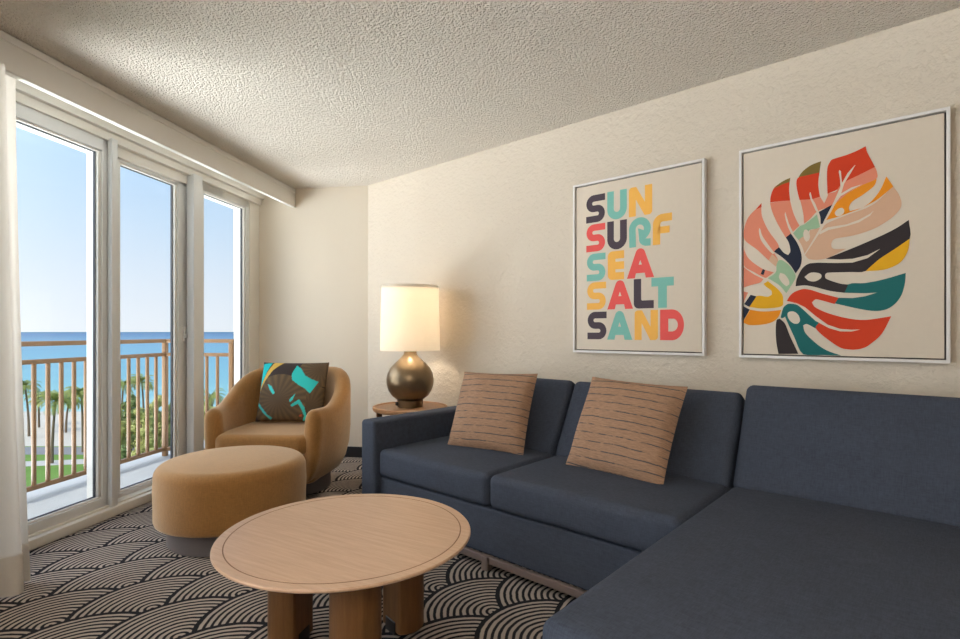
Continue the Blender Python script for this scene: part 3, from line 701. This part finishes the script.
# ------------------------------------------------------------------ coffee table
ct = thing('coffee_table', 'round oak coffee table with three column legs in front of the sofa', 'table', (-.466, 1.878, 0), radians(-30))
R_T = .433
bm = lathe([(0, .386), (R_T-.055, .386), (R_T-.05, .388), (R_T-.004, .408), (R_T, .412), (R_T, .4165), (R_T-.003, .42), (R_T-.034, .42), (R_T-.0348, .419), (R_T-.0372, .419), (R_T-.038, .42), (0, .42)], 128)
for f in bm.faces:
    rr = sum(Vector(v.co[:2]).length for v in f.verts)/len(f.verts)
    if R_T-.0381 < rr < R_T-.0339 and f.calc_center_median().z > .417: f.material_index = 1
obj('tabletop', bm, None, ct, mats=['oak_top', 'groove'], angle=25)
for k, ang in enumerate((40, 166, -70)):
    a = radians(ang+30); r = .08; pts = []
    cut = -.052                                            # flat face towards the middle of the table
    for i in range(48):
        b = 2*pi*i/48; x, y = r*cos(b), r*sin(b); pts.append((max(x, cut), y))
    def leg_out(i, pts=pts): return [(x*(1-i/.08), y*(1-i/.08)) for x, y in pts]
    lo = obj('leg', layers(leg_out, [(.004, .012), (0, .016), (0, .387)]), 'oak_leg', ct, angle=30)
    lo.location = (.225*cos(a), .225*sin(a), 0); lo.rotation_euler.z = a
    obj('glide', box(cut-.004, .03, -.03, .03, 0, .03) if False else rbox(cut-.003, -.02, -.034, .034, 0, .05, .003, 2), 'dark_metal', lo)

# ------------------------------------------------------------------ side table and lamp
TS, TT = .918, .300
tb = thing('side_table', 'small round oak side table between sofa arm and wall corner', 'table', WF(TS, TT), RZ_WALL)
ZT = .572
bm = lathe([(0, ZT-.028), (.26, ZT-.028), (.27, ZT-.02), (.273, ZT-.006), (.272, ZT+.004), (.266, ZT+.007), (.258, ZT+.004), (.255, ZT-.002), (0, ZT-.002)], 72)
obj('tabletop', bm, 'oak_side', tb, angle=30)
for k in range(4):
    a = radians(118+90*k); d = Vector((cos(a), sin(a), 0))
    pts = [d*.20+Vector((0, 0, 0)), d*.215+Vector((0, 0, .2)), d*.235+Vector((0, 0, .42)), d*.246+Vector((0, 0, .5)), d*.238+Vector((0, 0, .545))]
    obj('leg', tube(pts, [.014, .016, .02, .022, .022], 12), 'oak_leg', tb)
obj('stretcher_ring', lathe([(.19, .18), (.205, .18), (.205, .2), (.19, .2), (.19, .18)], 48), 'oak_leg', tb)

lamp = thing('table_lamp', 'bronze gourd table lamp with white drum shade on the side table', 'lamp', WF(TS, TT, ZT-.001), RZ_WALL)
prof = [(0, .0), (.092, 0), (.095, .004), (.095, .05), (.088, .055)]
obj('foot', lathe(prof+[(0, .055)], 48), 'bronze_glaze', lamp)
prof = [(.06, .05), (.10, .058), (.135, .085), (.160, .125), (.172, .17), (.174, .205), (.166, .245), (.146, .285), (.115, .32), (.085, .347), (.062, .368), (.05, .385), (.046, .405), (.046, .43), (0, .43)]
obj('body', lathe([(0, .05)]+prof, 64), 'bronze_glaze', lamp, angle=60)
obj('harp', tube([(0, 0, .43), (0, 0, .62)], .008, 10), 'brass', lamp)
bm = bmesh.new()
obj('lamp_shade', lathe([(.219, .414), (.2085, .888), (.2065, .888), (.217, .414), (.219, .414)], 72), 'lamp_linen', lamp, angle=60)
obj('added_diffuser', lathe([(0, .862), (.206, .862), (.206, .865), (0, .865)], 48), 'lamp_linen', lamp)  # unseen disc added to keep the bulb's light off the wall above
obj('bulb', lathe([(0, .62), (.018, .625), (.02, .65), (.034, .69), (.036, .72), (.025, .748), (0, .757)], 24), 'bulb_glow', lamp)
bm = tube([(.02, 0, .60), (.212, 0, .44)], .003, 6)
for a in (120, 240): tube([(.02*cos(radians(a)), .02*sin(radians(a)), .60), (.213*cos(radians(a)), .213*sin(radians(a)), .44)], .003, 6, bm)
obj('shade_spider', bm, 'brass', lamp)
M = Matrix.Rotation(radians(-90), 4, 'X')
bm = rbox(-.05, -.026, -.1, -.09, .014, .04, .003, 2)
obj('outlet', bm, 'dark_metal', lamp)
# ------------------------------------------------------------------ balcony
structure('floor_balcony', rbox(1.2, 2.15, -.6, 3.6, -.14, -.02, .006, 2), 'balcony_concrete', label='pale balcony floor outside the windows', cat='balcony', **WIN)
structure('wall_outside', box(1.15, 1.22, -1.2, .0, -.14, 2.5), 'balcony_concrete', label='outer wall beside the far window', cat='wall', **WIN)
RQ, RR = 1.90, .13
rail = thing('balcony_railing', 'bronze metal balcony railing with thin upright balusters', 'railing', QF(RQ, RR, -.02), RZ_WIN)
ro = (RQ, RR, -.02)
obj('top_rail', rbox(RQ-.028, RQ+.028, RR-.028, 3.6, 1.022, 1.056, .006, 2), 'rail_bronze', rail, ro)
obj('top_rail', rbox(1.205, RQ-.028, RR-.028, RR+.028, 1.022, 1.056, .006, 2), 'rail_bronze', rail, ro)
for z0, z1 in ((.898, .93), (.03, .062)):
    nm = 'middle_rail' if z0 > .5 else 'bottom_rail'
    obj(nm, rbox(RQ-.016, RQ+.016, RR, 3.6, z0, z1, .004, 2), 'rail_bronze', rail, ro)
    obj(nm, rbox(1.24, RQ-.02, RR-.016, RR+.016, z0, z1, .004, 2), 'rail_bronze', rail, ro)
for q_, r_ in ((RQ, RR), (RQ, 1.95), (RQ, 3.55), (1.235, RR)):
    obj('post', rbox(q_-.02, q_+.02, r_-.02, r_+.02, -.02, 1.03, .005, 2), 'rail_bronze', rail, ro)
b0 = obj('baluster', rbox(RQ-.011, RQ+.011, RR+.102, RR+.124, .055, .905, .003, 1), 'rail_bronze', rail, ro)
for k in range(1, 32):
    c_ = b0.copy(); COL.objects.link(c_); c_.location = (0, .1025*k, 0)
for k in range(5):
    c_ = b0.copy(); COL.objects.link(c_); c_.location = (-.105-.105*k, -.113, 0)

# ------------------------------------------------------------------ seafront below the balcony
G = -20.0
structure('sea', box(-9000, 3000, 138, 12000, G-.6, G-.3), 'sea', label='turquoise and blue sea to the horizon', cat='sea')
structure('beach', box(-400, 200, 97, 143, G-.8, G-.2), 'sand', label='white sand beach along the sea', cat='beach')
structure('lawn', box(-300, 200, 20, 99, G-.9, G-.1), 'lawn', label='green lawn below the balcony', cat='lawn')
structure('path', prism([(-300, 94), (200, 90), (200, 97), (-300, 99)], G-.5, G-.06), 'asphalt', label='grey promenade between lawn and beach', cat='path')
structure('path_lawn', prism([(-92, 80), (-62, 86), (-40, 83), (-40, 86), (-62, 89.5), (-92, 84)], G-.5, G-.05), 'paving', label='pale footpath crossing the lawn', cat='path')
def at(u, d, z=G): return Vector(((u-480)/533*d, d, z))
def palm_mesh(seed, n=38, L=3.4):
    rnd = random.Random(seed); bm = bmesh.new()
    for i in range(n):
        az = 2*pi*i/n*2.4+rnd.uniform(-.2, .2); el = rnd.uniform(-.15, 1.3); prev = None
        d = Vector((cos(az), sin(az), 0)); side = Vector((-sin(az), cos(az), 0)); pts = []
        p = Vector((0, 0, 0)); e = el
        for k in range(11):
            pts.append(p.copy()); p = p+(d*cos(e)+Vector((0, 0, 1))*sin(e))*L/10; e -= .10+.028*k*rnd.uniform(.7, 1.2)
        for k in range(10):
            a, b = pts[k], pts[k+1]; w = .75*sin(pi*(k+.8)/11.5); dr = Vector((0, 0, -1))
            for sg in (-1, 1):
                for h in (0, .5):
                    o = a.lerp(b, h); tip = o+(side*sg*.8+dr*.4+(b-a).normalized()*.5)*w
                    bm.faces.new([bm.verts.new(x) for x in (o, a.lerp(b, h+.4), tip)])
            bm.faces.new([bm.verts.new(x) for x in (a+side*.03, b+side*.03, b-side*.03, a-side*.03)])
    return bm
def palm(u, d, hgt, seed, label, lean=.6):
    b = at(u, d); t = thing('palm_tree', label, 'palm', b, seed*1.3, 'palms by the beach')
    obj('trunk', tube([(lean*(k/8)**2, 0, hgt*k/8) for k in range(9)], [.24-.012*k for k in range(9)], 9), 'trunk', t)
    c = obj('crown', palm_mesh(seed), 'palm_leaf', t, angle=180); c.location = (lean, 0, hgt)
    return t
palm(52, 86, 9.9, 1, 'palm with a full spreading crown over the pale footpath')
palm(83, 94, 9.9, 2, 'palm beside the near window stile, crown over the promenade')
palm(29, 108, 9.9, 3, 'palm furthest along the beach towards the curtain')
palm(39, 118, 6.5, 4, 'small distant palm at the edge of the sand')
palm(66, 112, 7.0, 5, 'small distant palm behind the full palm')
palm(121, 104, 10.4, 6, 'palm rising above the bushes at the first balusters')
palm(144, 112, 10.6, 7, 'dark tall palm rising above the middle of the bushes')
palm(214, 104, 8.5, 8, 'palm seen through the far window')
def leafy(seed, rx, h, n):
    rnd = random.Random(seed); bm = bmesh.new()
    blobs = []
    for k in range(11):
        f = .18+.74*k/10; w = sin(pi*min(1, f*.85+.12))**.5
        blobs.append((Vector((rnd.uniform(-1, 1)*rx*.5*w, rnd.uniform(-1, 1)*rx*.5*w, h*f)), rx*w*rnd.uniform(.45, .6)))
    for i in range(n):
        c, r = rnd.choice(blobs); v = Vector((rnd.gauss(0, 1), rnd.gauss(0, 1), rnd.gauss(0, 1))).normalized()
        p = c+v*r*rnd.uniform(.7, 1.08); nn = (v+Vector((rnd.uniform(-.6, .6), rnd.uniform(-.6, .6), rnd.uniform(-.2, .9)))).normalized()
        x = nn.orthogonal().normalized(); y = nn.cross(x); s = rnd.uniform(.18, .42); a = rnd.uniform(0, 6.28); x, y = x*cos(a)+y*sin(a), y*cos(a)-x*sin(a)
        bm.faces.new([bm.verts.new(p+q) for q in (x*s, y*s*.55, -x*s, -y*s*.55)])
    return bm
def tree(u, d, rx, h, seed, mat, label):
    t = thing('seafront_tree', label, 'tree', at(u, d), seed, 'leafy trees on the seafront')
    obj('trunk', tube([(0, 0, 0), (.1, 0, h*.3), (.2, .1, h*.7)], [.2, .17, .1], 8), 'trunk', t)
    obj('foliage', leafy(seed, rx, h, 2200), mat, t, angle=180)
    return t
TREES = [(118, 88, 2.2, 9.6, 'leaf_light', 'pale green tree nearest the post at the start of the middle window'),
         (142, 86, 2.2, 9.2, 'leaf_light', 'yellow-green tree in the centre of the middle window'),
         (174, 91, 2.0, 9.8, 'leaf_dark', 'green tree just past the railing corner post'),
         (131, 94, 2.3, 10.2, 'leaf_dark', 'dark tree between and behind the two pale trees'),
         (157, 94, 2.3, 10.2, 'leaf_light', 'tall pale tree behind the last balusters of the middle window'),
         (190, 97, 2.3, 9.0, 'leaf_dark', 'green tree mostly hidden by the wide window post'),
         (207, 90, 2.5, 9.0, 'leaf_light', 'yellow-green tree showing above the chair arm in the far window'),
         (236, 97, 2.5, 8.6, 'leaf_dark', 'green tree behind the chair back in the far window'),
         (122, 79, 1.4, 4.2, 'leaf_dark', 'low dark shrub in front of the pale tree by the post'),
         (152, 78, 1.5, 4.0, 'leaf_light', 'low pale shrub in front of the yellow-green tree'),
         (106, 97, 2.5, 8.4, 'leaf_dark', 'distant green tree behind the near window post')]
for k, (u, d, rx, h, mat, lb) in enumerate(TREES): tree(u, d, rx, h, 20+k, mat, lb)

# ------------------------------------------------------------------ unseen ceiling light and torchiere added behind the viewpoint as fill
cl = thing('fill_ceiling_light', 'unseen round ceiling light added in the rear of the room as fill', 'light', WF(4.5, 3.9, CEIL), RZ_WALL)
obj('ceiling_plate', lathe([(0, -.03), (.34, -.03), (.35, -.02), (.35, 0), (0, 0)], 48), 'vinyl_white', cl)
up = thing('fill_torchiere', 'unseen tall torchiere added in the rear of the room as fill', 'lamp', WF(4.3, 4.1), RZ_WALL)  # unseen uplight, added to brighten the ceiling
obj('base', lathe([(0, 0), (.14, 0), (.14, .02), (.03, .03), (0, .03)], 32), 'dark_metal', up)
obj('pole', tube([(0, 0, .02), (0, 0, 1.72)], .012), 'dark_metal', up)
obj('lamp_shade', lathe([(.02, 1.70), (.12, 1.74), (.19, 1.82), (.185, 1.82), (.115, 1.75), (.02, 1.715), (.02, 1.70)], 40), 'lamp_linen', up)
ul = bpy.data.lights.new('fill_uplight', 'AREA'); ul.shape = 'DISK'; ul.size = .3; ul.energy = P_UP; ul.color = (1, .96, .92)
lo = bpy.data.objects.new('fill_uplight', ul); COL.objects.link(lo); lo.parent = up; lo.location = (0, 0, 1.80); lo.rotation_euler = (pi, 0, 0)
ld = bpy.data.lights.new('fill_ceiling_lamp', 'AREA'); ld.shape = 'DISK'; ld.size = .66; ld.energy = P_CEIL; ld.color = (1, .93, .84)
lo = bpy.data.objects.new('fill_ceiling_lamp', ld); COL.objects.link(lo); lo.parent = cl; lo.location = (0, 0, -.035)
bl = bpy.data.lights.new('bulb_light', 'POINT'); bl.energy = P_BULB; bl.color = (1, .87, .7); bl.shadow_soft_size = .04
lo = bpy.data.objects.new('bulb_light', bl); COL.objects.link(lo); lo.parent = lamp; lo.location = (0, 0, .66)

# ------------------------------------------------------------------ sun and sky
sd = bpy.data.lights.new('sun', 'SUN'); sd.energy = P_SUN; sd.angle = radians(.6); sd.color = (1, .95, .86)
so_ = bpy.data.objects.new('sun', sd); COL.objects.link(so_)
az, el = radians(-166), radians(48); sv = Vector((sin(az)*cos(el), cos(az)*cos(el), sin(el)))
so_.rotation_euler = sv.to_track_quat('Z', 'Y').to_euler()
wd = bpy.data.worlds.new('seaside_sky'); SC.world = wd; wd.use_nodes = True; nt = wd.node_tree; nt.nodes.clear()
def wn(t, **k):
    nd = nt.nodes.new(t)
    for a, b in k.items(): setattr(nd, a, b)
    return nd
geo = wn('ShaderNodeTexCoord'); sep = wn('ShaderNodeSeparateXYZ'); nt.links.new(geo.outputs['Generated'], sep.inputs[0])
rp = wn('ShaderNodeValToRGB'); e = rp.color_ramp.elements
for _ in range(3): e.new(.5)
for k, (p_, c_) in enumerate([(0, (238, 243, 251)), (.07, (228, 238, 251)), (.18, (204, 227, 251)), (.32, (174, 212, 250)), (.8, (120, 178, 242))]): e[k].position = p_; e[k].color = lin(c_)
nt.links.new(sep.outputs[2], rp.inputs[0])
# the sea beyond the modelled shore closes the lower half of the environment
sea = wn('ShaderNodeValToRGB'); e = sea.color_ramp.elements; e[0].position = .0; e[0].color = lin((96, 150, 186)); e[1].position = .5; e[1].color = lin((150, 206, 214))
ng = wn('ShaderNodeMath', operation='MULTIPLY'); nt.links.new(sep.outputs[2], ng.inputs[0]); ng.inputs[1].default_value = -1; nt.links.new(ng.outputs[0], sea.inputs[0])
below = wn('ShaderNodeMath', operation='LESS_THAN'); nt.links.new(sep.outputs[2], below.inputs[0]); below.inputs[1].default_value = 0
base = wn('ShaderNodeMix', data_type='RGBA'); nt.links.new(below.outputs[0], base.inputs[0]); nt.links.new(rp.outputs[0], base.inputs[6]); nt.links.new(sea.outputs[0], base.inputs[7])
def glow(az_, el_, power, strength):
    # broad bright lobe added to the world out of view to light the room
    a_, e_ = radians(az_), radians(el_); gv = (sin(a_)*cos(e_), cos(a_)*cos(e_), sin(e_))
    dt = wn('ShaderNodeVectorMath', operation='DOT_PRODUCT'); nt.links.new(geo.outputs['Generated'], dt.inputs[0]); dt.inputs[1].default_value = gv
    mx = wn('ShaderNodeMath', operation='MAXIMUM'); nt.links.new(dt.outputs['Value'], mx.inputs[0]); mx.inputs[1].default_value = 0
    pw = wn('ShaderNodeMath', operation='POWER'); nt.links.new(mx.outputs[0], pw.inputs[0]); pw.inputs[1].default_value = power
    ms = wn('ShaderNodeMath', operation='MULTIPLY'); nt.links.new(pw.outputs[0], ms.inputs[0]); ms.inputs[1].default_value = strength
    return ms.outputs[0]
sky_g, low_fill_g = glow(-92, 26, 9, P_GLOW), glow(-95, -36, 8, P_LOW_FILL)  # the lower lobe is added to light the ceiling from below
gm = wn('ShaderNodeMath', operation='ADD'); nt.links.new(sky_g, gm.inputs[0]); nt.links.new(low_fill_g, gm.inputs[1])
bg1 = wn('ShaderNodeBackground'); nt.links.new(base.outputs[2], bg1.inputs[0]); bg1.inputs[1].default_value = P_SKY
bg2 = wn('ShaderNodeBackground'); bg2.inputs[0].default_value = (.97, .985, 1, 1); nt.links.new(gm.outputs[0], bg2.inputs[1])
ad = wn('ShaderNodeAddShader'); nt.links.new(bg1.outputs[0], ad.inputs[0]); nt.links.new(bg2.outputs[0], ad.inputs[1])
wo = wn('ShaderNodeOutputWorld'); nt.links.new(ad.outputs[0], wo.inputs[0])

# ------------------------------------------------------------------ camera and view
cd = bpy.data.cameras.new('camera'); cam = bpy.data.objects.new('camera', cd); COL.objects.link(cam); SC.camera = cam
cd.sensor_width = 36; cd.lens = 533/960*36; cd.shift_y = 12.5/960; cd.clip_end = 20000; cd.clip_start = .05
cam.location = (0, 0, 1.12); cam.rotation_euler = (radians(90), 0, 0)
vs = SC.view_settings; vs.view_transform = 'Standard'; vs.look = 'None'; vs.gamma = 1; vs.use_curve_mapping = False; vs.exposure = EXPOSURE
SC.cycles.use_denoising = True; SC.cycles.max_bounces = 10; SC.cycles.diffuse_bounces = 6; SC.cycles.transparent_max_bounces = 12; SC.cycles.sample_clamp_indirect = 6
SC.cycles.caustics_reflective = False; SC.cycles.caustics_refractive = False
